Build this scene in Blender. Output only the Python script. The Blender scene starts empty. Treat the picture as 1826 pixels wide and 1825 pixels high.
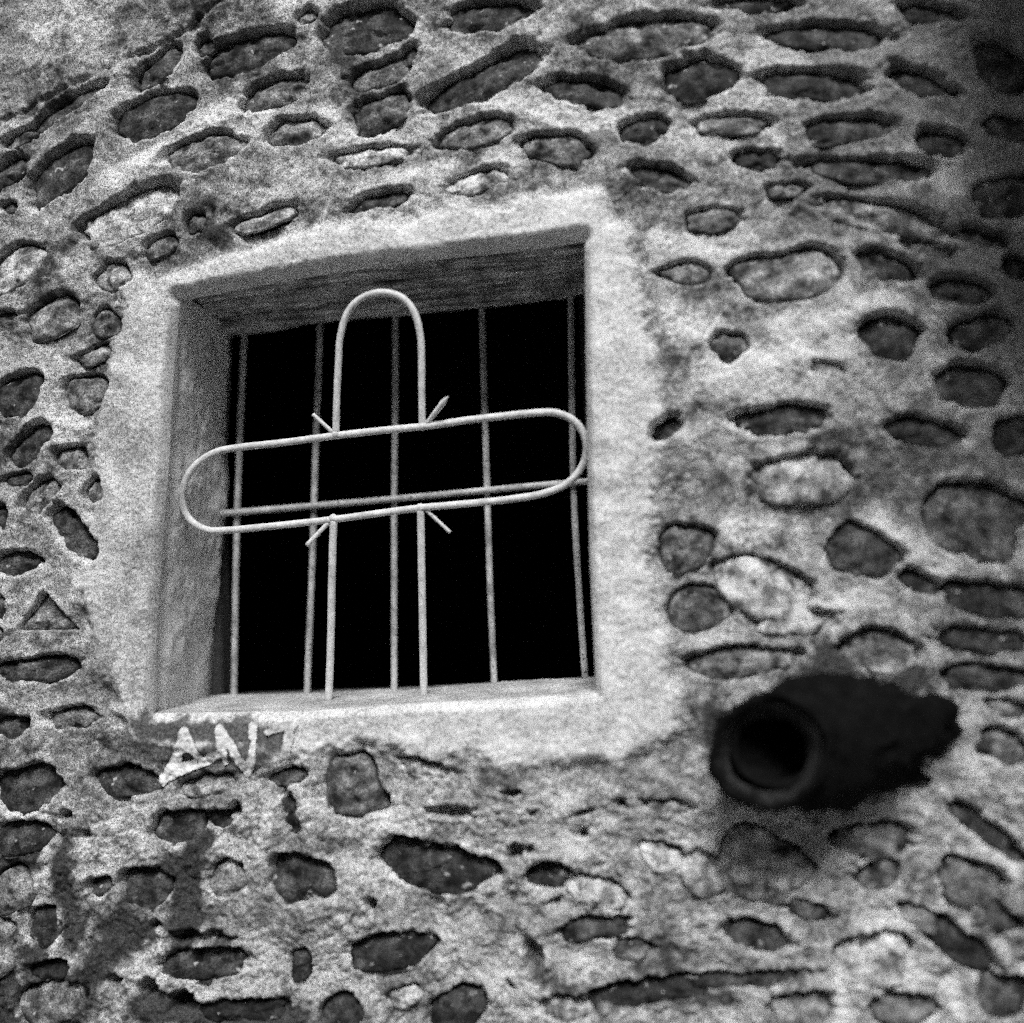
import bpy, math, random
import numpy as np
from mathutils import Vector, Matrix, noise as mnoise

random.seed(11); rng = np.random.default_rng(11)
sc = bpy.context.scene
C = sc.collection

# ------------------------------------------------------------------ camera
FPX = 1900.0                                   # focal length in photograph pixels (1826 wide)
n_cam = Vector(((1200 - 913) / FPX, -(1004 - 912.5) / FPX, -1.0)).normalized()   # wall normal seen by the camera
xr = Vector((math.cos(.05), math.sin(.05), 0))
X = (xr - n_cam * xr.dot(n_cam)).normalized()
Z = X.cross(n_cam)
R = Matrix((X, n_cam, Z))                      # camera -> world
CAM = Vector((.30, -1.85, 1.50))
cam = bpy.data.cameras.new('camera'); camo = bpy.data.objects.new('camera', cam); C.objects.link(camo)
camo.matrix_world = Matrix.Translation(CAM) @ R.to_4x4()
cam.sensor_fit = 'HORIZONTAL'; cam.sensor_width = 36; cam.lens = 36 * FPX / 1826
cam.clip_end = 500
cam.dof.use_dof = True; cam.dof.focus_distance = 2.02; cam.dof.aperture_fstop = .5
sc.camera = camo

# ------------------------------------------------------------------ light
SUN_EL, SUN_AZ = math.radians(52), math.radians(10)       # from the front, a little from the right
w = bpy.data.worlds.new('World'); sc.world = w; w.use_nodes = True
nt = w.node_tree; nt.nodes.clear()
sky = nt.nodes.new('ShaderNodeTexSky'); sky.sky_type = 'NISHITA'; sky.sun_disc = False
sky.sun_elevation = SUN_EL; sky.sun_rotation = math.radians(180) - SUN_AZ
bw = nt.nodes.new('ShaderNodeRGBToBW'); bg = nt.nodes.new('ShaderNodeBackground'); wo = nt.nodes.new('ShaderNodeOutputWorld')
bg.inputs['Strength'].default_value = .05
nt.links.new(sky.outputs[0], bw.inputs[0]); nt.links.new(bw.outputs[0], bg.inputs[0]); nt.links.new(bg.outputs[0], wo.inputs[0])
sun = bpy.data.lights.new('sun', 'SUN'); sun.energy = 1.5; sun.angle = math.radians(20); sun.color = (1, 1, 1)
suno = bpy.data.objects.new('sun', sun); C.objects.link(suno)
sdir = Vector((math.sin(SUN_AZ) * math.cos(SUN_EL), -math.cos(SUN_AZ) * math.cos(SUN_EL), math.sin(SUN_EL)))
suno.rotation_euler = sdir.to_track_quat('Z', 'Y').to_euler(); suno.location = (1, -4, 5)
vs = sc.view_settings; vs.view_transform = 'Standard'; vs.look = 'None'; vs.exposure = 1.36; vs.gamma = 1
vs.use_curve_mapping = False
sc.cycles.use_denoising = False
sc.cycles.max_bounces = 6
sc.cycles.use_adaptive_sampling = True; sc.cycles.adaptive_threshold = 1.0; sc.cycles.adaptive_min_samples = 3

# ------------------------------------------------------------------ helpers
def at(px, py, d=0.0):
    """the point of the plane y = d that the photograph shows at pixel (px, py)"""
    v = R @ Vector(((px - 913) / FPX, -(py - 912.5) / FPX, -1.0))
    t = (d - CAM.y) / v.y
    return CAM + v * t

def at2(px, py, d=0.0):
    p = at(px, py, d); return (p.x, p.z)

def new_obj(name, mesh, parent=None, mat=None):
    o = bpy.data.objects.new(name, mesh); C.objects.link(o)
    if parent: o.parent = parent
    if mat: mesh.materials.append(mat)
    return o

def thing(name, label, cat, loc=(0, 0, 0)):
    o = bpy.data.objects.new(name, None); C.objects.link(o); o.location = loc
    o['label'] = label; o['category'] = cat; o.empty_display_size = .05
    return o

def np_mesh(name, verts, quads, smooth=True, tone=None):
    me = bpy.data.meshes.new(name)
    nv, nf = len(verts), len(quads)
    me.vertices.add(nv); me.vertices.foreach_set('co', np.asarray(verts, np.float32).ravel())
    me.loops.add(nf * 4); me.loops.foreach_set('vertex_index', np.asarray(quads, np.int32).ravel())
    me.polygons.add(nf); me.polygons.foreach_set('loop_start', np.arange(nf, dtype=np.int32) * 4)
    me.polygons.foreach_set('use_smooth', np.full(nf, smooth))
    if tone is not None:
        a = me.attributes.new('tone', 'FLOAT', 'POINT'); a.data.foreach_set('value', np.asarray(tone, np.float32))
    me.update(calc_edges=True); me.validate()
    return me

def grid_quads(nu, nv, closed_u=False):
    q = []
    for j in range(nv - 1):
        for i in range(nu if closed_u else nu - 1):
            i2 = (i + 1) % nu
            q.append((j * nu + i, j * nu + i2, (j + 1) * nu + i2, (j + 1) * nu + i))
    return np.array(q, np.int32)

def fbm(p, s, o=4):
    return mnoise.fractal(Vector(p) * s, 1.0, 2.0, o)

# ------------------------------------------------------------------ materials (monochrome film: every colour is a grey)
def material(name, base, rough=.9, tone_attr=False, grit=(430, .55), blotch=(14, .25), bump=.35, metal=0.0, spots=None, streak=None, sk=(.45, 1.5), spec=.2):
    m = bpy.data.materials.new(name); m.use_nodes = True
    t = m.node_tree; N = t.nodes; L = t.links
    b = N['Principled BSDF']; b.inputs['Roughness'].default_value = rough; b.inputs['Metallic'].default_value = metal
    b.inputs['Specular IOR Level'].default_value = spec
    geo = N.new('ShaderNodeNewGeometry')
    def math_(op, a, c, clamp=False):
        n = N.new('ShaderNodeMath'); n.operation = op; n.use_clamp = clamp
        for k, v in enumerate((a, c)):
            if isinstance(v, (int, float)): n.inputs[k].default_value = v
            else: L.new(v, n.inputs[k])
        return n.outputs[0]
    def noise_(scale, det, rgh=.6, vec=None):
        n = N.new('ShaderNodeTexNoise'); n.inputs['Scale'].default_value = scale; n.inputs['Detail'].default_value = det
        n.inputs['Roughness'].default_value = rgh; L.new(vec or geo.outputs['Position'], n.inputs['Vector'])
        return n.outputs[0]
    def ramp(v, a, c, lo, hi):
        n = N.new('ShaderNodeMapRange'); L.new(v, n.inputs[0])
        for k, q in zip((1, 2, 3, 4), (a, c, lo, hi)): n.inputs[k].default_value = q
        return n.outputs[0]
    if tone_attr:
        at_ = N.new('ShaderNodeAttribute'); at_.attribute_name = 'tone'; col = at_.outputs['Fac']
        if base != 1: col = math_('MULTIPLY', col, base)
    else:
        v = N.new('ShaderNodeValue'); v.outputs[0].default_value = base; col = v.outputs[0]
    g1 = noise_(grit[0], 2, .75)
    g2 = noise_(grit[0] * .33, 3, .7)
    col = math_('MULTIPLY', col, ramp(g1, .38, .62, 1 - grit[1], 1 + grit[1]))
    col = math_('MULTIPLY', col, ramp(g2, .3, .7, 1 - grit[1] * .5, 1 + grit[1] * .5))
    col = math_('MULTIPLY', col, ramp(noise_(blotch[0], 5, .62), .34, .66, 1 - blotch[1], 1 + blotch[1]))
    if spots:                                     # (scale, threshold, tone): rust pits, lichen flecks
        col_s = ramp(noise_(spots[0], 2, .5), spots[1], spots[1] + .04, 0, 1)
        mx = N.new('ShaderNodeMix'); L.new(col_s, mx.inputs[0]); L.new(col, mx.inputs[2]); mx.inputs[3].default_value = spots[2]
        col = mx.outputs[0]
    if streak:
        mp = N.new('ShaderNodeMapping'); L.new(geo.outputs['Position'], mp.inputs[0]); mp.inputs['Scale'].default_value = streak
        col = math_('MULTIPLY', col, ramp(noise_(1, 4, .6, mp.outputs[0]), .3, .7, *sk))
    col = math_('MINIMUM', col, .86); col = math_('MAXIMUM', col, .004)
    cc = N.new('ShaderNodeCombineColor')
    for k in range(3): L.new(col, cc.inputs[k])
    L.new(cc.outputs[0], b.inputs['Base Color'])
    if bump:
        h = math_('ADD', math_('MULTIPLY', g1, .4), g2)
        bn = N.new('ShaderNodeBump'); bn.inputs['Strength'].default_value = bump; bn.inputs['Distance'].default_value = .003
        L.new(h, bn.inputs['Height']); L.new(bn.outputs[0], b.inputs['Normal'])
    return m

M_mortar = material('mortar_grit', 1, .95, True, grit=(460, .95), blotch=(18, .18), bump=.5)
M_stone = material('river_stone', 1, .8, True, grit=(420, .85), blotch=(34, .95), bump=.5, spots=(60, .68, .40))
M_plaster = material('lime_plaster', 1, .92, True, grit=(460, .75), blotch=(16, .16), bump=.35, streak=(45, 45, 3.5), sk=(.86, 1.12))
M_paint = material('white_paint', .74, .8, grit=(430, .35), blotch=(45, .30), bump=.3)
M_worn = material('worn_white_paint', .68, .8, grit=(430, .4), blotch=(40, .5), bump=.3)
M_reveal = material('reveal_plaster', 1, .92, True, grit=(460, .7), blotch=(20, .22), bump=.35)
M_iron = material('pale_painted_iron', .66, .5, grit=(430, .25), blotch=(40, .22), bump=.2, spots=(200, .70, .12))
M_bar = material('weathered_bar', .42, .6, grit=(430, .3), blotch=(26, .38), bump=.2, spots=(150, .64, .05))
M_wood = material('old_lintel_wood', .36, .9, grit=(300, .4), blotch=(20, .5), bump=.6, streak=(6, 110, 110), sk=(.12, 2.0))
M_frame = material('dark_window_frame', .05, .8, grit=(300, .3), blotch=(20, .3), bump=.2)
M_black = material('blackened_iron', .006, .9, grit=(300, .4), blotch=(40, .4), bump=.6, spec=.04)
M_rimm = material('worn_rim_metal', .018, .9, grit=(300, .6), blotch=(30, .95), bump=.4)
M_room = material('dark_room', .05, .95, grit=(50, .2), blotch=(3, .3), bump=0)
M_ground = material('trodden_earth', .26, .95, grit=(60, .3), blotch=(2, .25), bump=.3)

CANX = .84
# ------------------------------------------------------------------ ground
g = 60
ground = new_obj('ground', np_mesh('ground', [(-g, -g, 0), (g, -g, 0), (g, g, 0), (-g, g, 0)], [(0, 1, 2, 3)], False), None, M_ground)
ground['kind'] = 'structure'; ground['label'] = 'bare earth at the foot of the stone wall'

# ------------------------------------------------------------------ unseen additions: one blocks low sky light, one shades the upper right
def slab(name, lo, hi, parent, mat, bev=.01):
    import bmesh
    bm = bmesh.new(); bmesh.ops.create_cube(bm, size=1)
    for vv in bm.verts: vv.co = Vector([lo[k] + (hi[k] - lo[k]) * (vv.co[k] + .5) for k in range(3)]) - parent.location
    bmesh.ops.bevel(bm, geom=bm.edges[:], offset=bev, segments=2, affect='EDGES')
    me = bpy.data.meshes.new(name); bm.to_mesh(me); bm.free(); return new_obj(name, me, parent, mat)
M_house = material('house_render', .30, .95, grit=(60, .2), blotch=(2, .2), bump=.2)
ho = thing('added_house', 'unseen plain rendered block added across the lane to cut low sky light', 'added_house', (0, -5.4, 0))  # added out of view to cut the low sky light
slab('wall', (-7, -9.4, 0), (7, -5.4, 5.0), ho, M_house)
slab('roof', (-7.3, -9.7, 5.002), (7.3, -5.15, 5.2), ho, M_wood)
slab('door', (1.6, -5.41, .02), (2.6, -5.36, 2.1), ho, M_frame)
for x in (-4, -1, 4.4):
    w_ = slab('window', (x, -5.40, 1.2), (x + .9, -5.37, 2.4), ho, M_frame); slab('sill', (x - .05, -5.41, 1.12), (x + .95, -5.3, 1.197), ho, M_house)
ca_ = thing('added_canopy', 'unseen planks on brackets added to shade the upper right of the wall', 'shade_canopy', (1.5, 0, 2.86))  # added out of view to darken the upper right of the wall
for k in range(7): slab('plank', (CANX, -.045 - .14 * (k + 1), 2.86 - .02 * k), (2.5, -.05 - .14 * k, 2.89 - .02 * k), ca_, M_wood, .004)
for x in (CANX + .12, 2.3): slab('bracket', (x, -.95, 2.70), (x + .06, .05, 2.735), ca_, M_wood, .004)

# ------------------------------------------------------------------ the stones of the wall, as read off the photograph
# (centre x, centre y, half length, half width, rise in degrees, kind)   n grey, d dark, p pale under mortar, h open hollow
ST = [
 # upper left
 (280,119,56,26,40,'d'),(364,82,20,17,50,'d'),(440,95,90,36,18,'d'),(272,205,82,40,25,'d'),(120,190,78,17,32,'d'),
 (107,305,74,38,42,'d'),(10,312,45,22,40,'d'),(364,272,77,35,18,'n'),(525,236,55,29,10,'n'),(492,166,64,28,18,'n'),
 (230,385,100,40,25,'p'),(345,396,22,19,50,'d'),(283,440,34,21,25,'n'),(470,392,62,18,20,'p'),(25,478,62,36,38,'p'),
 (200,495,31,28,20,'n'),(90,568,51,36,30,'n'),(187,577,28,27,0,'n'),(8,565,24,10,5,'d'),(14,370,14,11,20,'d'),
 (30,250,34,14,30,'n'),(545,30,20,12,20,'n'),
 # upper middle
 (650,50,84,46,12,'d'),(870,30,78,30,8,'d'),(677,133,56,25,20,'n'),(730,98,24,14,35,'d'),(677,203,58,35,25,'n'),
 (868,140,122,36,27,'d'),(848,237,74,26,15,'n'),(660,280,63,20,8,'p'),(992,265,63,30,-5,'n'),(1042,163,77,28,-8,'d'),
 (1150,68,126,38,5,'n'),(676,358,56,16,15,'d'),(850,325,62,20,15,'p'),(1150,232,46,26,5,'d'),(1178,318,56,24,-15,'d'),
 # upper right
 (1480,65,114,27,-4,'d'),(1248,140,72,40,5,'d'),(1450,150,96,31,-3,'d'),(1305,222,66,20,0,'n'),(1510,232,83,25,3,'d'),
 (1678,255,48,27,-10,'d'),(1350,285,42,21,0,'d'),(1555,303,126,24,-2,'d'),(1797,350,66,42,10,'d'),(1575,388,122,32,-12,'n'),
 (1272,393,53,24,5,'n'),(1405,490,98,50,5,'n'),(1225,487,46,22,0,'n'),(1580,475,62,28,-20,'d'),(1715,520,56,26,-10,'d'),
 (1588,600,58,44,-20,'d'),(1750,592,56,32,20,'d'),(1300,618,36,28,0,'n'),(1640,148,66,24,-14,'d'),(1812,480,26,30,0,'d'),
 (1340,8,72,14,0,'d'),(1660,25,66,20,-8,'d'),(1790,120,60,44,-40,'d'),(1800,225,44,24,-10,'d'),(1655,445,46,16,-14,'n'),
 (1755,425,50,18,-12,'d'),(1400,340,36,14,5,'n'),
 # right
 (1732,690,72,42,-5,'d'),(1395,750,93,30,5,'d'),(1650,773,76,27,-8,'d'),(1812,780,42,42,0,'d'),(1432,855,99,46,3,'p'),
 (1740,930,96,78,-10,'n'),(1540,988,72,50,-10,'d'),(1222,978,52,46,10,'n'),(1362,1050,98,56,-25,'p'),(1418,1108,82,25,0,'p'),
 (1245,1088,58,46,0,'n'),(1318,1182,100,28,3,'n'),(1570,1163,74,40,-5,'n'),(1770,1070,92,34,-8,'d'),(1752,1143,86,22,-5,'d'),
 (1762,1212,82,26,-5,'d'),(1190,765,35,21,35,'d'),(1640,1040,50,18,-25,'d'),(1800,1265,40,18,-10,'n'),(1480,660,30,12,-10,'p'),
 # left
 (28,705,50,37,25,'d'),(165,635,34,17,25,'n'),(152,702,43,35,15,'n'),(52,795,54,26,45,'d'),(125,818,30,24,0,'n'),
 (30,856,26,12,15,'d'),(72,885,44,25,40,'n'),(172,878,24,24,45,'n'),(130,952,60,28,-55,'d'),(28,1005,44,24,10,'d'),
 (2,925,14,26,0,'d'),(60,1196,76,25,2,'d'),(0,1085,10,24,0,'d'),
 # lower left
 (12,1298,32,22,0,'d'),(125,1282,46,20,3,'n'),(45,1408,62,46,5,'d'),(225,1395,64,30,-8,'d'),(35,1497,57,32,5,'d'),
 (370,1402,54,22,8,'n'),(512,1386,36,16,5,'n'),(318,1475,50,32,5,'d'),(393,1460,26,19,0,'d'),(421,1443,10,16,-20,'h'),
 (517,1453,37,15,-80,'d'),(119,1453,11,10,0,'h'),(150,1487,12,10,0,'h'),(177,1582,22,20,0,'d'),(258,1585,46,38,0,'d'),
 (405,1570,36,36,0,'n'),(537,1570,60,46,-15,'d'),(75,1655,30,40,0,'d'),(20,1590,38,44,0,'n'),(358,1722,82,30,5,'d'),
 (534,1725,20,30,0,'d'),(357,1670,52,13,0,'h'),(90,1790,66,40,10,'n'),(85,1733,38,20,0,'d'),(265,1768,22,26,-30,'h'),
 (322,1790,26,22,0,'h'),(430,1806,84,20,0,'d'),(205,1745,14,12,0,'h'),(275,1650,9,8,0,'h'),
 # lower middle
 (630,1405,64,50,-75,'n'),(775,1548,110,48,-10,'d'),(803,1448,44,13,-3,'h'),(917,1412,14,7,0,'h'),(978,1560,45,22,10,'d'),
 (1062,1592,58,28,-15,'p'),(1058,1660,63,22,5,'d'),(693,1700,86,35,8,'d'),(953,1712,40,17,-70,'h'),(815,1803,60,36,20,'d'),
 (606,1812,42,34,0,'d'),(1125,1697,32,20,0,'n'),(920,1520,14,17,0,'h'),(945,1514,8,9,0,'h'),(1105,1432,12,7,-30,'h'),
 (1045,1446,22,6,15,'h'),(950,1450,10,7,0,'h'),(1041,1486,9,9,0,'h'),(1160,1770,120,24,6,'d'),(662,1612,9,14,0,'h'),
 (988,1608,12,8,0,'h'),(908,1758,5,10,20,'h'),(1120,1330,0,0,0,'x'),(1180,1530,42,26,-20,'p'),(1190,1440,40,12,-5,'n'),
 (760,1372,50,16,-12,'p'),(1010,1800,48,26,-5,'n'),(720,1780,30,18,10,'p'),
 # lower right
 (1360,1545,86,68,-25,'p'),(1555,1500,73,36,-3,'n'),(1568,1562,42,27,20,'n'),(1730,1575,64,40,-20,'n'),(1765,1490,92,20,-38,'d'),
 (1790,1335,50,34,-30,'n'),(1350,1672,64,30,-12,'d'),(1555,1712,73,50,10,'p'),(1712,1690,78,30,-35,'d'),(1325,1750,118,15,3,'d'),
 (1255,1560,48,40,-50,'p'),(1430,1802,60,34,5,'n'),(1610,1805,60,34,0,'n'),(1790,1780,50,44,0,'d'),(1440,1625,40,16,-15,'n'),
 (1640,1640,36,20,-25,'n'),(1790,1640,40,24,-30,'d'),
]
ST = [s for s in ST if s[5] != 'x']
TRI = (80, 1100, 58, 48, 0, 't')              # the one three-cornered stone, left of the window
ST.append(TRI)
n_seen = len(ST)
# the same rubble goes on past the picture's edges
tries = 0
while len(ST) < n_seen + 92 and tries < 4000:
    tries += 1
    x, y = random.uniform(-420, 2240), random.uniform(-420, 2240)
    if -60 < x < 1886 and -60 < y < 1885: continue
    a = random.uniform(40, 95); b = a * random.uniform(.38, .7)
    if any(math.hypot(x - s[0], (y - s[1]) * 1.3) < (a + s[2]) * .80 for s in ST): continue
    ST.append((x, y, a, b, random.uniform(-15, 25), random.choice('nndd')))

class Stone: pass
stones = []
for k, (cx, cy, a, b, ang, kind) in enumerate(ST):
    s = Stone(); s.kind = kind; s.seed = k * 7.13
    p = at(cx, cy); px = at(cx + 1, cy) - p; py = at(cx, cy - 1) - p
    s.c = np.array((p.x, p.z))
    t = math.radians(ang); ca, sa = math.cos(t), math.sin(t)
    J = np.array(((px.x, py.x), (px.z, py.z)))
    s.A = J @ np.array(((ca * a, -sa * b), (sa * a, ca * b)))        # unit disc -> wall metres
    s.Ai = np.linalg.inv(s.A)
    s.bm = math.sqrt(abs(np.linalg.det(J))) * b; s.am = s.bm / b * a
    r = np.random.default_rng(k + 5)
    s.ph = r.uniform(0, 6.28, 6); s.am_ = r.uniform(.3, 1, 6) * np.array((.045, .055, .05, .035, .025, .02)) * 1.15
    s.sq = r.uniform(2.0, 2.9)
    deep = {'n': (.021, .000, .15, .014), 'd': (.025, .004, .050, .014), 'p': (.020, -.004, .34, .012), 't': (.024, .002, .16, .008), 'h': (.03, .03, .1, 0)}[kind]
    q = min(1.0, s.bm / .03)
    s.top, s.bot, s.tone, s.dome = deep[0] * (.5 + .5 * q) * r.uniform(.8, 1.2), deep[1] * r.uniform(.6, 1.3), deep[2] * r.uniform(.7, 1.35), deep[3] * q
    stones.append(s)

def rim(s, th):
    """outline radius of a stone in its unit frame"""
    if s.kind == 't':
        d = np.stack([np.cos(th - math.radians(k)) for k in (97, 215, 325)])
        tri = np.stack([np.cos(th - math.radians(k)) for k in (33, 152, 270)])
        return np.clip(.52 / np.maximum(tri.max(0), .36), 0, 1.08)
    e = (np.abs(np.cos(th)) ** s.sq + np.abs(np.sin(th)) ** s.sq) ** (-1 / s.sq)
    for k in range(6): e = e * (1 + s.am_[k] * np.cos((k + 2) * th + s.ph[k]))
    return e * .97

# ------------------------------------------------------------------ window opening on the wall face
LEFT = [(318,532),(309,620),(303,700),(297,820),(288,930),(279,1060),(273,1170),(267,1274)]
TOP = [(318,532),(420,511),(540,490),(700,466),(860,449),(960,438),(1041,426)]
RIGHT = [(1041,426),(1043,620),(1046,820),(1050,1000),(1056,1120),(1062,1236)]
BOT = [(267,1274),(400,1272),(540,1270),(700,1258),(900,1248),(1062,1236)]
edges = {'left': LEFT, 'top': TOP, 'right': RIGHT, 'bottom': BOT}
ew = {k: np.array([at2(*p) for p in v]) for k, v in edges.items()}
ROUND = {'left': .011, 'top': .022, 'right': .014, 'bottom': .013}
poly = np.concatenate([ew['left'][::-1], ew['top'][1:], ew['right'][1:], ew['bottom'][::-1][1:-1]])
SUR = [(215,515),(260,492),(330,470),(450,440),(560,402),(700,386),(860,374),(960,350),(1030,333),(1075,342),(1108,395),(1130,470),(1150,560),(1160,700),
       (1166,850),(1166,1000),(1182,1150),(1214,1240),(1206,1300),(1150,1343),(1050,1352),(900,1345),(760,1350),(640,1338),(560,1350),(480,1345),
       (300,1342),(240,1330),(200,1270),(165,1150),(150,1050),(172,900),(188,750),(200,620)]
sur = np.array([at2(*p) for p in SUR])

def inside(P, Q):
    x, z = P[:, 0], P[:, 1]; r = np.zeros(len(P), bool)
    for i in range(len(Q)):
        x1, z1 = Q[i]; x2, z2 = Q[(i + 1) % len(Q)]
        if z1 == z2: continue
        r ^= ((z1 > z) != (z2 > z)) & (x < (x2 - x1) * (z - z1) / (z2 - z1) + x1)
    return r

def dist_line(P, L, closed=False):
    best = np.full(len(P), 1e9); near = np.zeros_like(P)
    n = len(L)
    for i in range(n if closed else n - 1):
        a, b = L[i], L[(i + 1) % n]; ab = b - a
        t = np.clip(((P - a) @ ab) / max(ab @ ab, 1e-12), 0, 1)
        q = a + t[:, None] * ab; d = np.hypot(*(P - q).T)
        m = d < best; best[m] = d[m]; near[m] = q[m]
    return best, near

# ------------------------------------------------------------------ the mortar face: one fine relief with a socket for every stone
STEP = .0032
cs = [at(x, y) for x, y in ((-70, -70), (1896, -70), (-70, 1895), (1896, 1895))]
x0, x1 = min(c.x for c in cs), max(c.x for c in cs); z0, z1 = min(c.z for c in cs), max(c.z for c in cs)
nx, nz = int((x1 - x0) / STEP) + 1, int((z1 - z0) / STEP) + 1
gx = x0 + np.arange(nx) * STEP; gz = z0 + np.arange(nz) * STEP
GX, GZ = np.meshgrid(gx, gz); P = np.stack([GX.ravel(), GZ.ravel()], 1)

def fft_noise(beta, lo, hi):
    """fractal noise with features from lo to hi metres, unit deviation"""
    f = np.hypot(*np.meshgrid(np.fft.fftfreq(nx, STEP), np.fft.fftfreq(nz, STEP)))
    amp = np.where((f > 1 / hi) & (f < 1 / lo), np.maximum(f, 1e-6) ** -beta, 0)
    h = np.fft.ifft2(np.fft.fft2(rng.standard_normal((nz, nx))) * amp).real
    return (h / h.std()).ravel()

n_big, n_mid, n_fine = fft_noise(1.4, .05, .9), fft_noise(1.2, .012, .12), fft_noise(.6, .0066, .02)
n_tone, n_tone2 = fft_noise(1.3, .02, .5), fft_noise(1.0, .008, .08)
is_sur = inside(P, sur)
d_sur, _ = dist_line(P, sur, True); sd_sur = np.where(is_sur, d_sur, -d_sur) + n_big * .007 + n_mid * .0022
k_sur = np.clip(sd_sur / .034 + .5, 0, 1); k_sur = k_sur * k_sur * (3 - 2 * k_sur)
zlow = at(913, 1340).z
rough = .34 + .22 * np.clip((zlow - P[:, 1]) / .10, 0, 1)          # pointing is smooth above, washed out and pitted below the sill
H = (1 - k_sur) * (n_big * .0052 + rough * (n_mid * .0042 + n_fine * .0016)) + k_sur * (.014 + n_big * .0026 + n_mid * .0008 + n_fine * .0004)
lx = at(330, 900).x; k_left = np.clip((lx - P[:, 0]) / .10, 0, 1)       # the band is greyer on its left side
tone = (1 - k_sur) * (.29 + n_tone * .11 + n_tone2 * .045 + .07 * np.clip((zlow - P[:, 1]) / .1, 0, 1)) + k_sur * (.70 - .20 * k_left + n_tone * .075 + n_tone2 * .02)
for s in stones:                                   # sockets
    rad = max(s.am, s.bm) * 1.25 + .02
    i0, i1 = np.searchsorted(gx, s.c[0] - rad), np.searchsorted(gx, s.c[0] + rad)
    j0, j1 = np.searchsorted(gz, s.c[1] - rad), np.searchsorted(gz, s.c[1] + rad)
    if i1 <= i0 or j1 <= j0: continue
    jj, ii = np.meshgrid(np.arange(j0, j1), np.arange(i0, i1), indexing='ij'); idx = (jj * nx + ii).ravel()
    uv = (P[idx] - s.c) @ s.Ai.T
    rr = np.hypot(uv[:, 0], uv[:, 1]); th = np.arctan2(uv[:, 1], uv[:, 0])
    rho = rr / rim(s, th); dm = (rho - 1) * s.bm + n_mid[idx] * .0014
    depth = .05 if s.kind != 'h' else min(.05, .02 + s.bm)
    up = np.clip(uv[:, 1], -1, 1)
    lip = np.exp(-np.clip(dm, 0, None) / .010) * np.where(up > 0, .0045, .0030 * np.exp(-np.clip(dm, 0, None) / .010) if s.kind != 'h' else 0)   # the pointing stands proud round each stone
    if s.kind == 'h': drop = depth * np.clip(-dm / .008 + .3, 0, 1)
    else:
        lo_ = np.clip(-up * 1.6, 0, 1)
        e0 = .007 - .004 * lo_; e1 = -.007 - .012 * lo_ * min(1, s.bm / .03)       # rounded lip above, feathered on to the stone below
        t_ = np.clip((e0 - dm) / (e0 - e1), 0, 1); drop = depth * t_ * t_ * (1.6 - .6 * t_)
    H[idx] = H[idx] + np.where(dm > -.004, lip * (1 - np.clip((.006 - dm) / .012, 0, 1)), 0) - drop

gv = np.array([at2(*p) for p in ((-60,250),(0,216),(110,165),(220,105),(330,52),(420,-10),(480,-60))])
dg, _ = dist_line(P, gv); dg = np.abs(dg + n_mid * .002)
H -= .010 * np.exp(-(dg / .006) ** 2)
# lime-white patches and dark stains and strokes with their own shapes; some shade painted in
def blot(strokes, wpx, value, edge=.5, rag=.35):
    L = [np.array([at2(*p) for p in st]) for st in strokes]
    k = np.zeros(len(P)); wm = wpx * (at(914, 912) - at(913, 912)).length
    for st in L:
        lo, hi = st.min(0) - 2.2 * wm, st.max(0) + 2.2 * wm
        m = np.where((P[:, 0] > lo[0]) & (P[:, 0] < hi[0]) & (P[:, 1] > lo[1]) & (P[:, 1] < hi[1]))[0]
        d, _ = dist_line(P[m], st); d = d * (1 + rag * n_tone[m] * .5) + n_mid[m] * wm * .12
        k[m] = np.maximum(k[m], np.clip((wm - d) / (wm * edge) , 0, 1))
    return k, value
for k, v in (blot([[(330,225),(430,185),(470,200)],[(570,205),(620,250)],[(180,330),(290,270)],[(880,185),(960,185),(1000,215)],[(1010,200),(1130,220)],[(640,235),(760,220)]], 27, .82, .8),
             blot([[(1180,440),(1320,440)],[(1200,560),(1300,620),(1360,640)],[(1400,590),(1500,570)],[(1260,655),(1500,615)],[(1520,520),(1590,545)]], 34, .84, .8),
             blot([[(1440,1080),(1560,1070)],[(1560,930),(1690,1010)],[(1310,940),(1370,930)],[(1500,1130),(1500,1170)]], 27, .82, .8),
             blot([[(150,750),(60,745)],[(100,770),(125,790)],[(460,350),(560,330)],[(700,320),(800,290)],[(870,280),(920,290)]], 20, .76, .9),
             blot([[(1495,1755),(1500,1800)],[(1695,1755),(1705,1810)]], 14, .82, .7),
             blot([[(1040,1718),(1046,1720)],[(690,1420),(685,1470)],[(480,1450),(470,1500)]], 16, .74, .8)):
    tone = tone * (1 - k) + (v + n_tone2 * .03) * k
dark = np.zeros(len(P))
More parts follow.
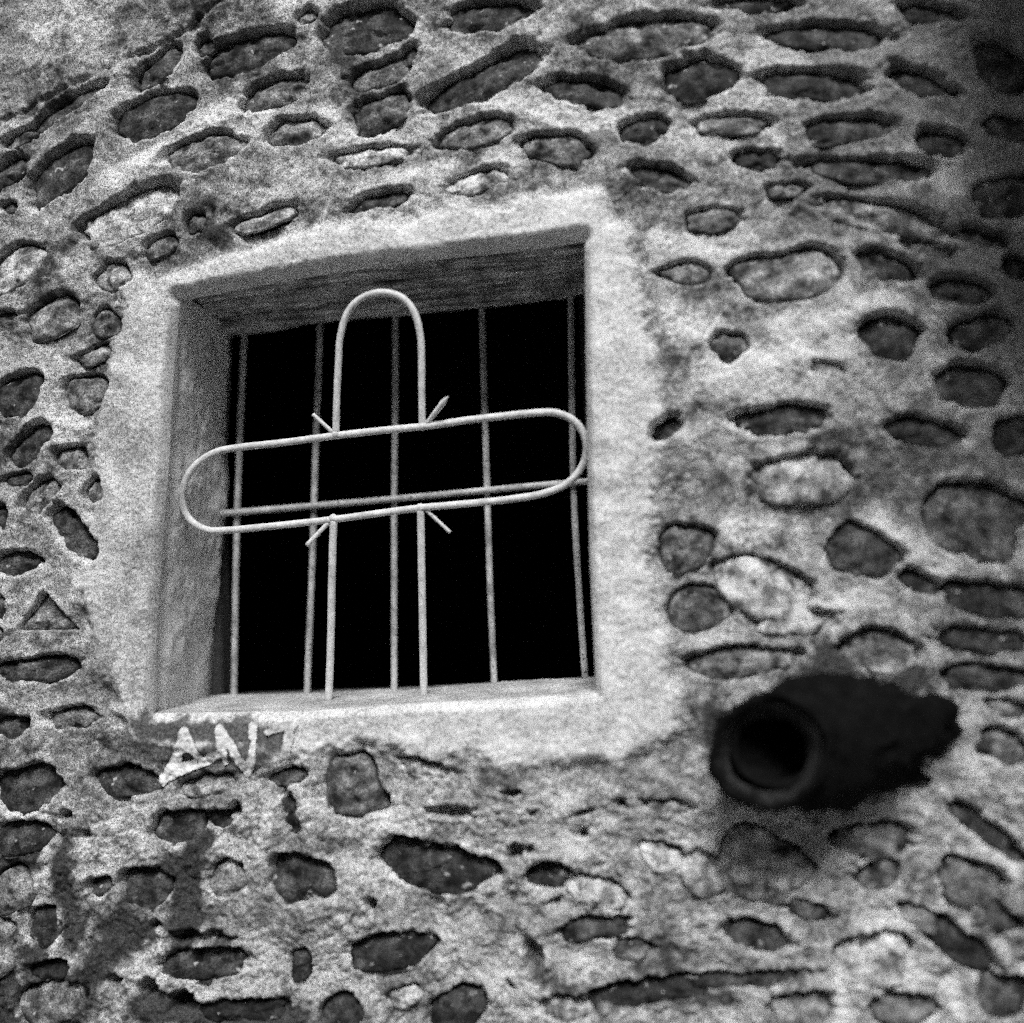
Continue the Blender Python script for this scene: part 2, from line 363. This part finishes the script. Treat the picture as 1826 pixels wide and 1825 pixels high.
for k, v in (blot([[(355,1500),(335,1580),(325,1690)],[(345,1530),(310,1560)]], 44, .025, .5),  # dark strokes at the lower left
             blot([[(250,1650),(190,1700),(130,1770),(120,1830)]], 50, .025, .6),
             blot([[(110,1540),(120,1620),(130,1680)],[(60,1530),(0,1550)],[(0,1640),(5,1830)],[(60,1700),(70,1760)]], 42, .03, .6),
             blot([[(260,1800),(400,1820),(520,1818)]], 46, .02, .6),
             blot([[(260,1300),(330,1305),(440,1300),(490,1320)],[(310,1345),(470,1345)],[(230,1330),(290,1350)]], 36, .12, .5),
             blot([[(1300,1330),(1600,1300)],[(1460,1230),(1600,1240)],[(1500,1185),(1480,1210)]], 52, .06, .6),
             blot([[(10,10),(25,150)]], 40, .22, 1.0),
             blot([[(1420,-40),(1560,60),(1700,180),(1826,330)],[(1826,-40),(1640,60)],[(1840,450),(1800,600)]], 170, .20, 1.0, .7),  # shade over the upper right, painted into the tone
             blot([[(960,1745),(1080,1780),(1300,1775)]], 26, .07, .8),  # shadow along a long edge, painted in
             blot([[(180,1180),(165,1290)]], 26, .30, 1.0)):
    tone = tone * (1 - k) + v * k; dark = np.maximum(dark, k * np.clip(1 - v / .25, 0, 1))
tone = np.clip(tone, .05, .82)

# opening: round the arrises inwards, cut the hole, snap its rim
ins = inside(P, poly)
d_poly, near = dist_line(P, poly, True)
Y = -H
for name, L in ew.items():
    r = ROUND[name]; d, _ = dist_line(P, L); m = (~ins) & (d < r)
    Y[m] = Y[m] * (d[m] / r) + (r - np.sqrt(np.maximum(r * r - (r - d[m]) ** 2, 0)))
snap = ins & (d_poly < STEP * 1.5)
PX, PZ = P[:, 0].copy(), P[:, 1].copy()
PX[snap], PZ[snap] = near[snap, 0], near[snap, 1]
for name, L in ew.items():
    d, _ = dist_line(np.stack([PX, PZ], 1)[snap], L); ix = np.where(snap)[0][d < 1e-5]; Y[ix] = ROUND[name]
keep = ~ins | snap
idx = np.arange(nx * nz).reshape(nz, nx)
Q = np.stack([idx[:-1, :-1], idx[:-1, 1:], idx[1:, 1:], idx[1:, :-1]], -1).reshape(-1, 4)
Q = Q[keep[Q].all(1) & ~snap[Q].all(1)]
V = np.stack([PX, Y, PZ], 1)

def submesh(name, faces):
    used = np.unique(faces); mp = np.full(len(V), -1, np.int64); mp[used] = np.arange(len(used))
    return np_mesh(name, V[used], mp[faces], True, tone[used])

cw = at(700, 900)
wall = thing('stone_wall', 'old rubble stone wall with pale gritty mortar around the barred window', 'wall', (cw.x, 0, 0))
fs = (sd_sur[Q] > 0).all(1)
off = Vector((-cw.x, 0, 0))
def wpart(name, me, mat):
    o = new_obj(name, me, wall, mat); o.location = off
    return o
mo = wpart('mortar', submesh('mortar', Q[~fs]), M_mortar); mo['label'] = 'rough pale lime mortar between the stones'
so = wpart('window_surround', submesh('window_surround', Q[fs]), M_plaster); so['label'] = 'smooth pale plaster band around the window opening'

# wall beyond the picture: same plane, coarser, with ends, top and back
WX0, WX1, WZ1, WT = -2.6, 3.2, 3.3, .30
def ring(outer, inner, y0, y1=None):
    v = [(x, y0, z) for x, z in outer] + [(x, y1 if y1 is not None else y0, z) for x, z in inner]
    n = len(outer); return v, [(i, (i + 1) % n, n + (i + 1) % n, n + i) for i in range(n)]
def subdiv_rect(xa, za, xb, zb, n):
    e = []
    for i in range(n): e.append((xa + (xb - xa) * i / n, za))
    for i in range(n): e.append((xb, za + (zb - za) * i / n))
    for i in range(n): e.append((xb - (xb - xa) * i / n, zb))
    for i in range(n): e.append((xa, zb - (zb - za) * i / n))
    return e
NN = 60; lv = []
for j in range(13):
    t = j / 12
    lv += [(x, -.004 * mnoise.noise(Vector((x * 9, 3, z * 9))) * min(1, j) + .002 * (j == 0), z) for x, z in
           subdiv_rect(x0 + .004 + (WX0 - x0) * t, z0 + .004 + (0 - z0) * t, x1 - .004 + (WX1 - x1) * t, z1 - .004 + (WZ1 - z1) * t, NN)]
lq = [tuple(q) for q in grid_quads(4 * NN, 13, True)]
b0 = len(lv); fr = subdiv_rect(WX0, 0, WX1, WZ1, NN)
lv += [(x, WT, z) for x, z in fr]
lq += [(b0 - 4 * NN + i, b0 - 4 * NN + (i + 1) % (4 * NN), b0 + (i + 1) % (4 * NN), b0 + i) for i in range(4 * NN)]
wpart('mortar', np_mesh('mortar_far', lv, lq, True, np.full(len(lv), .30)), M_mortar)

# ------------------------------------------------------------------ reveals, sill, lintel, room
DI = .262
IN = {'left': [(412,600),(408,700),(402,800),(406,860),(396,960),(386,1060),(378,1160),(372,1241)],
      'right': [(1054,505),(1056,700),(1060,900),(1066,1080),(1072,1206)],
      'bottom': [(372,1241),(500,1236),(700,1228),(900,1216),(1072,1206)]}
iw = {k: np.array([at2(*p, DI) for p in v]) for k, v in IN.items()}
def resample(L, n):
    L = np.asarray(L); d = np.r_[0, np.cumsum(np.hypot(*np.diff(L, axis=0).T))]; t = np.linspace(0, d[-1], n)
    return np.stack([np.interp(t, d, L[:, k]) for k in range(L.shape[1])], 1)
def reveal(name, key, nl, nd, push, t0, amp=.004, label=None, ext=.015):
    a = resample(ew[key], nl); b = resample(iw[key], nl)
    for q in (a, b):                                    # run on a little past both corners
        q[0] += (q[0] - q[1]) / np.hypot(*(q[0] - q[1])) * ext; q[-1] += (q[-1] - q[-2]) / np.hypot(*(q[-1] - q[-2])) * ext
    r = ROUND[key]; v, tn = [], []
    for j in range(nd):
        t = j / (nd - 1); y = r - .003 + (DI - r + .003) * t; f = y / DI
        for i in range(nl):
            p = a[i] * (1 - f) + b[i] * f
            e = (.9 * fbm((p[0], y, p[1]), 9, 4) + .35 * fbm((p[0], y, p[1]), 45, 3)) * amp * min(1, t * 6)
            if key == 'left': e -= .009 * math.exp(-((y - .045) / .016) ** 2) * min(1, max(0, (at(300, 560).z - p[1]) / .2))
            o = push * (.0012 - e)
            v.append((p[0] + o[0], y, p[1] + o[1])); tn.append(t0 * (1 + .22 * fbm((p[0] + 4, y, p[1]), 12, 4)))
    o = wpart(name, np_mesh(name, v, grid_quads(nl, nd), True, np.clip(tn, .08, .8)), M_reveal)
    if label: o['label'] = label
    return o
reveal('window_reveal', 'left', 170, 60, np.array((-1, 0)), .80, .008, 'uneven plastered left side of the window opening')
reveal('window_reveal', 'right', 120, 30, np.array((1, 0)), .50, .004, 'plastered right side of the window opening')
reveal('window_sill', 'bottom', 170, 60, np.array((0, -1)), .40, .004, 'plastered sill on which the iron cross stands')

# lintel: rough planks side by side, running across the opening
lin_out = resample(ew['top'], 60)
lin_in = resample(np.array([at2(*p, DI) for p in ((395,606),(430,592),(560,574),(700,558),(860,543),(1010,520),(1075,512))]), 60)
for k, (ya, yb, dz, rg) in enumerate(((.030, .082, .034, .005), (.088, .122, .020, .008), (.126, .166, .006, .010), (.176, .206, .012, .009), (.212, .266, -.010, .007))):
    nl, nr = 130, 9; L0, L1 = resample(lin_out, nl), resample(lin_in, nl); v = []
    prof = [(0, 1), (0, .4), (0, 0), (.25, 0), (.5, 0), (.75, 0), (1, 0), (1, .4), (1, 1)]
    for j, (py, pz) in enumerate(prof):
        for i in range(nl):
            y = ya + (yb - ya) * py; f = y / DI
            p = L0[i] * (1 - f) + L1[i] * f
            t = (i / (nl - 1) - .5) * .13
            e = rg * (fbm((p[0] * .5 + k * 3, y * 4, k), 14, 4) + .5 * fbm((p[0] * .25 + k, y * 12, pz), 40, 3))
            crn = .003 if (j in (2, 6)) else 0
            v.append((p[0] + t, y + e * .6, p[1] + dz + e + crn + pz * .09))
    o = wpart('lintel_plank', np_mesh('lintel_plank', v, grid_quads(nl, nr)[:, ::-1], True), M_wood)
# masonry behind the planks, and the room's front wall round the opening
a = np.concatenate([iw['left'][::-1], [at2(412, 560, DI), at2(1054, 480, DI)], iw['right'], iw['bottom'][::-1][1:-1]])
cen = a.mean(0); out = cen + (a - cen) / np.abs(a - cen).max(1)[:, None] * 1.6
v, q = ring([tuple(p) for p in out], [tuple(p) for p in a], DI + .006)
wpart('inner_wall_face', np_mesh('inner_wall_face', v, q, False, np.full(len(v), .2)), M_plaster)
lt = [at(280, 540, .0), at(1080, 400, .0)]
zt = max(lt[0].z, lt[1].z) + .12
wpart('lintel_bed', np_mesh('lintel_bed', [(x, y, z) for x, z in ((lt[0].x - .1, lin_out[0][1] + .055), (lt[1].x + .1, lin_out[-1][1] + .055)) for y in (.02, DI)][:4], [(0, 2, 3, 1)], False, np.full(4, .2)), M_plaster)
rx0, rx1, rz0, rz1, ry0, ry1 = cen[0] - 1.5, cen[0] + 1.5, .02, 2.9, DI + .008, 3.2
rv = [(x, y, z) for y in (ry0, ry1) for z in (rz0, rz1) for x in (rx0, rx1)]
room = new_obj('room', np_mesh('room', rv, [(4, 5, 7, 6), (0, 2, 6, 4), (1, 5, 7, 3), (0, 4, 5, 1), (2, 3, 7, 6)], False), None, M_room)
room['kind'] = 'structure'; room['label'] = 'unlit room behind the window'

# dark timber frame just inside the opening, seen at the lower left
def box_mesh(name, lo, hi, bev=.003):
    import bmesh
    bm = bmesh.new(); bmesh.ops.create_cube(bm, size=1)
    for vv in bm.verts: vv.co = Vector([lo[k] + (hi[k] - lo[k]) * (vv.co[k] + .5) for k in range(3)])
    bmesh.ops.bevel(bm, geom=bm.edges[:], offset=bev, segments=2, affect='EDGES')
    me = bpy.data.meshes.new(name); bm.to_mesh(me); bm.free(); return me
fr_ = thing('window_frame', 'dark timber frame set deep inside the window opening', 'window frame', tuple(at(700, 1232, DI + .03)))
fl = fr_.location
pl, pr = at(398, 1100, .285), at(1062, 1100, .285)
zb_, zt_ = at(700, 1226, .285).z, at(700, 545, .285).z
for nm, lo, hi in (('jamb', (pl.x - .06, .272, zb_ - .05), (pl.x, .325, zt_ + .04)), ('jamb', (pr.x, .272, zb_ - .05), (pr.x + .06, .325, zt_ + .04)),
                   ('bottom_rail', (pl.x + .001, .274, zb_ - .05), (pr.x - .001, .323, zb_ - .004))):
    o = new_obj(nm, box_mesh(nm, lo, hi), fr_, M_frame); o.location = -fl

# ------------------------------------------------------------------ stones
NR, NT = 13, 44
th = np.linspace(0, 2 * math.pi, NT, endpoint=False)
prof = np.array([.05, .2, .36, .5, .62, .73, .82, .89, .94, .98, 1.01, 1.03, 1.035])
for k, s in enumerate(stones):
    if s.kind == 'h': continue
    seen = k < n_seen
    R_ = rim(s, th); v = []; tn = []
    jx, jz = int((s.c[0] - x0) / STEP), int((s.c[1] - z0) / STEP)
    dark_k = dark[jz * nx + jx] if 0 <= jx < nx and 0 <= jz < nz else 0  # stones share the mortar's stains and painted shade
    s.tone *= 1 - .75 * dark_k
    fx = 26 + 6 * (k % 4)
    for j, p in enumerate(prof):
        for i in range(NT):
            u = p * R_[i] * math.cos(th[i]), p * R_[i] * math.sin(th[i])
            wx, wz = s.A @ np.array(u)
            f = (1 - u[1]) / 2                                   # 0 at the top edge, 1 at the bottom
            dep = s.top * (1 - f) ** .8 + s.bot * f
            y = dep - s.dome * (1 - min(p, 1) ** 2.0)
            q = (wx + s.c[0], s.seed, wz + s.c[1])
            y -= .0085 * (.35 - abs(fbm(q, fx * .8, 3))) + .004 * fbm(q, fx * 1.6, 3) + .0018 * fbm(q, 110, 2)
            if p > .93: y += (p - .93) / .105 * (.028 - .022 * f * f)
            v.append((wx, y, wz))
            tn.append(s.tone * max(.25, 1 + .95 * fbm((q[0] + 9, q[1], q[2]), 30, 4)))
    v.append((0, v[0][1], 0)); c_ = len(v) - 1
    quads = grid_quads(NT, NR, True)
    cap = np.array([(c_, i, (i + 1) % NT, (i + 2) % NT) for i in range(0, NT, 2)], np.int32)
    v[c_] = (0, sum(v[i][1] for i in range(NT)) / NT, 0); tn.append(s.tone)
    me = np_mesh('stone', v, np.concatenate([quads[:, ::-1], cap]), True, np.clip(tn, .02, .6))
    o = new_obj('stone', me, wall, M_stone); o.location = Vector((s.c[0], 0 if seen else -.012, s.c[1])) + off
    if s.kind == 't': o['label'] = 'three-cornered stone left of the window'

# ------------------------------------------------------------------ painted letters on the plaster under the sill
Hs = Y.reshape(nz, nx)
def surf(x, z):
    fx, fz = (x - x0) / STEP, (z - z0) / STEP
    i, j = np.clip(fx.astype(int), 0, nx - 2), np.clip(fz.astype(int), 0, nz - 2); a, b = fx - i, fz - j
    return Hs[j, i] * (1 - a) * (1 - b) + Hs[j, i + 1] * a * (1 - b) + Hs[j + 1, i] * (1 - a) * b + Hs[j + 1, i + 1] * a * b
def letter(name, strokes, label, mat=M_paint):
    pts = np.array([at2(x, y) for st in strokes for x, y, _ in st]); lo, hi = pts.min(0) - .03, pts.max(0) + .03
    st_ = .0011; n1, n2 = int((hi[0] - lo[0]) / st_), int((hi[1] - lo[1]) / st_)
    A, B = np.meshgrid(lo[0] + np.arange(n1) * st_, lo[1] + np.arange(n2) * st_); p = np.stack([A.ravel(), B.ravel()], 1)
    wob = np.array([mnoise.noise(Vector((a * 70, b * 70, 1.3))) * .0022 + mnoise.noise(Vector((a * 260, b * 260, 5))) * .0007 for a, b in p])
    on = np.zeros(len(p), bool)
    for st in strokes:
        for (xa, ya, wa), (xb, yb, wb) in zip(st[:-1], st[1:]):
            a, b = np.array(at2(xa, ya)), np.array(at2(xb, yb)); ab = b - a
            t = np.clip((p - a) @ ab / (ab @ ab), 0, 1); d = np.hypot(*(p - a - t[:, None] * ab).T)
            on |= d + wob < (wa + (wb - wa) * t) * .00112
    ids = np.arange(n1 * n2).reshape(n2, n1)
    q = np.stack([ids[:-1, :-1], ids[:-1, 1:], ids[1:, 1:], ids[1:, :-1]], -1).reshape(-1, 4); q = q[on[q].all(1)]
    us = np.unique(q); mp = np.full(n1 * n2, -1); mp[us] = np.arange(len(us)); p = p[us]
    o = wpart(name, np_mesh(name, np.stack([p[:, 0], np.minimum(surf(p[:, 0], p[:, 1]), .002) - .0042, p[:, 1]], 1), mp[q]), mat); o['label'] = label
letter('painted_letter', [[(337,1300,7),(322,1345,9),(293,1394,8)],[(337,1300,7),(350,1330,8),(362,1354,8)],[(322,1335,8),(345,1330,8)],[(296,1386,9),(330,1369,10),(370,1356,8),(398,1341,7)]], 'white painted letter A under the sill')
letter('painted_letter', [[(400,1302,9),(404,1330,9),(406,1356,6)],[(400,1300,9),(425,1335,8),(446,1372,9)],[(459,1292,7),(458,1312,7)],[(459,1320,5),(458,1350,7),(446,1374,8)]], 'white painted letter N under the sill')
letter('painted_letter', [[(482,1303,5),(502,1298,6),(530,1288,7)],[(524,1292,8),(520,1320,8),(516,1343,8)]], 'faded white painted letter T under the sill', M_worn)

# ------------------------------------------------------------------ iron work
def spline(pts, n=10, closed=False):
    P_ = [Vector(p) for p in pts]; m = len(P_); o = []
    for i in range(m if closed else m - 1):
        g_ = lambda k: P_[k % m] if closed else P_[max(0, min(m - 1, k))]
        a, b, c, d = g_(i - 1), g_(i), g_(i + 1), g_(i + 2)
        for k in range(n):
            t = k / n
            o.append(.5 * ((2 * b) + (c - a) * t + (2 * a - 5 * b + 4 * c - d) * t * t + (3 * b - a - 3 * c + d) * t ** 3))
    if not closed: o.append(P_[-1])
    return o
def tube(name, path, rad, parent, mat, seg=14, closed=False, wob=.0004, label=None):
    n = len(path); v = []
    prev = None
    for i, p in enumerate(path):
        a = path[(i - 1) % n] if closed or i else p; b = path[(i + 1) % n] if closed or i < n - 1 else p
        d = (b - a).normalized()
        u = prev if prev else d.cross(Vector((0, 1, 0)) if abs(d.y) < .9 else Vector((1, 0, 0)))
        u = (u - d * u.dot(d)).normalized(); prev = u; w_ = d.cross(u)
        r = rad(i / max(1, n - 1)) if callable(rad) else rad
        for k in range(seg):
            t = 2 * math.pi * k / seg; q = u * math.cos(t) + w_ * math.sin(t)
            rr = r + wob * mnoise.noise(p * 60 + q * 2)
            v.append(p + q * rr - parent.location)
    quads = [tuple(x) for x in grid_quads(seg, n, True)]
    if closed: quads += [((n - 1) * seg + k, (n - 1) * seg + (k + 1) % seg, (k + 1) % seg, k) for k in range(seg)]
    else:
        for s_ in (0, (n - 1) * seg):
            quads += [(s_, s_ + k, s_ + k + 1, s_ + k + 2) if s_ else (s_ + k + 2, s_ + k + 1, s_ + k, s_) for k in range(1, seg - 2, 2)]
    o = new_obj(name, np_mesh(name, [tuple(x) for x in v], quads), parent, mat)
    if label: o['label'] = label
    return o

gr = thing('window_grille', 'row of thin weathered upright iron bars deep in the window, behind the cross', 'window grille', tuple(at(705, 1220, .254)))
for pts in ([(437,560),(435,605),(427,800),(421,1000),(418,1200),(417,1262)], [(571,540),(569,640),(563,800),(557,1000),(549,1200),(547,1256)],
            [(705,530),(705,700),(703,900),(703,1100),(703,1250)], [(858,500),(861,620),(868,850),(874,1050),(880,1190),(882,1240)],
            [(1018,480),(1019,650),(1023,880),(1033,1060),(1042,1190),(1046,1240)]):
    tube('bar', spline([at(x, y, .254) for x, y in pts], 8), .0066, gr, M_bar, 12, wob=.0007)
tube('tie_rod', spline([at(x, y, .241) for x, y in ((372,918),(420,914),(600,899),(800,881),(960,866),(1075,856))], 8), .0066, gr, M_bar, 12, wob=.0006, label='horizontal rod let into the left side of the opening')

def cd(y): return .066 + (y - 840) * .00019                 # the cross leans: its head stands further out than its foot
def cp(x, y): return at(x, y, cd(y))
ic = thing('iron_cross', 'pale painted cross of bent iron rod standing on the sill before the bars', 'cross', tuple(cp(670, 1250)))
ARM = [(420,799),(382,808),(349,830),(329,862),(325,896),(338,926),(366,944),(402,946),(500,937),(600,926),(680,915),(760,905),(850,897),(920,889),(970,880),
       (1012,862),(1037,833),(1046,802),(1040,772),(1021,749),(993,737),(960,736),(900,742),(830,750),(760,760),(680,768),(600,777),(510,789)]
tube('arm_loop', spline([cp(x, y) for x, y in ARM], 6, True), .0068, ic, M_iron, 14, True)
HEAD = [(599,774),(601,700),(604,640),(607,600),(620,558),(645,532),(681,522),(716,531),(739,558),(750,602),(752,650),(752,700),(753,760)]
tube('head_loop', spline([cp(x, y) for x, y in HEAD], 7), .0066, ic, M_iron)
tube('leg', spline([cp(x, y) for x, y in ((595,926),(592,1030),(590,1140),(586,1252))], 8), .0074, ic, M_iron)
tube('leg', spline([cp(x, y) for x, y in ((750,906),(752,1020),(754,1130),(756,1248))], 8), .0072, ic, M_iron)
for (xa, ya), (xb, yb), rad, fw in (((594,772), (558,739), lambda t: .0036, .0), ((760,757), (799,707), lambda t: .0042 + .0022 * t if t < .78 else .0060 * (1.02 - t) / .24 + .0004, .02),
                              ((588,930), (547,973), lambda t: .0046, .015), ((758,908), (803,950), lambda t: .0036, .0)):
    a = cp(xa, ya); b = at(xb, yb, cd(yb) - fw)
    tube('spike', [a.lerp(b, k / 12) for k in range(13)], rad, ic, M_iron, 10, wob=.0003)
# blobs of weld where rods meet
for x, y in ((599,775), (753,760), (594,925), (750,906)):
    p = cp(x, y); v = []
    for j in range(7):
        for i in range(10):
            la, lo_ = math.pi * (j + .02) / 6.04 - math.pi / 2, 2 * math.pi * i / 10
            q = Vector((math.cos(la) * math.cos(lo_), math.cos(la) * math.sin(lo_), math.sin(la)))
            v.append(tuple(p + q * .0088 * (1 + .2 * mnoise.noise(q * 2 + p * 30)) - ic.location))
    new_obj('weld', np_mesh('weld', v, grid_quads(10, 7, True)), ic, M_iron)

# ------------------------------------------------------------------ blackened spout at the lower right
sp = thing('iron_spout', 'blackened round iron spout with thick open rim jutting from the wall lower right', 'spout', tuple(at(1590, 1305, 0)))
base = [(1588,1306,.02,108,84), (1578,1306,-.02,112,94), (1530,1314,-.05,116,102), (1470,1328,-.085,112,106), (1410,1336,-.115,112,105), (1376,1340,-.13,113,104)]
base2 = []
for b_, c_ in zip(base[:-1], base[1:]):
    for k_ in range(4): base2.append(tuple(b_[i] + (c_[i] - b_[i]) * k_ / 4 for i in range(5)))
base2.append(base[-1])
def section(cx, cy, d, a, b, n=48, jag=0, sc_=1):
    o = []
    for i in range(n):
        t = 2 * math.pi * i / n
        j = 1 + jag * mnoise.noise(Vector((math.cos(t) * 1.6, math.sin(t) * 1.6, cx * .01)))
        x = cx + math.cos(t) * a * j * sc_; y = cy - math.sin(t) * b * j * sc_ + (x - cx) * -.05
        o.append(at(x, y, d - (x - cx) * .00022))
    return o
def loft(name, secs, mat, parent=None, loc=None, label=None, rag=0):
    n = len(secs[0]); v = [tuple(p + rag * Vector((fbm(p, 22, 4), .4 * fbm(p + Vector((3, 0, 0)), 22, 4), fbm(p + Vector((0, 7, 0)), 22, 4))) - sp.location) for s_ in secs for p in s_]
    o = new_obj(name, np_mesh(name, v, grid_quads(n, len(secs), True)), parent or sp, mat)
    if label: o['label'] = label
    return o
loft('body', [section(*b_, jag=max(.06, .42 - .03 * k_)) for k_, b_ in enumerate(base2)], M_black, rag=.024)
loft('rim', [section(1376, 1340, d, 113, 104, jag=.05, sc_=k) for k, d in ((.99, -.128), (1.02, -.134), (1.02, -.141), (.97, -.146), (.90, -.146), (.86, -.140), (.85, -.128), (.86, -.10))], M_black, rag=.010)
loft('inner_sleeve', [section(1376 - 6, 1340 + 4, d, 113, 104, jag=.06, sc_=k) for k, d in ((.87, -.139), (.80, -.132), (.70, -.118), (.62, -.108))], M_rimm, rag=.004, label='worn lighter sleeve inside the rim')
loft('inner_barrel', [section(1392, 1326, d, 113, 104, jag=.06, sc_=k) for k, d in ((.77, -.122), (.73, -.124), (.60, -.08), (.55, -.03), (.3, -.02), (.02, -.02))], M_black)
for pts, r in (([(1610,1285,-.015),(1655,1290,-.01),(1702,1298,-.004)], .020), ([(1600,1378,-.012),(1640,1386,-.006),(1662,1390,.0)], .013)):
    tube('broken_strap', spline([at(*p) for p in pts], 6), (lambda t, r=r: max(.0012, r * (1 - t ** 1.5))), sp, M_black, 10, wob=.006)
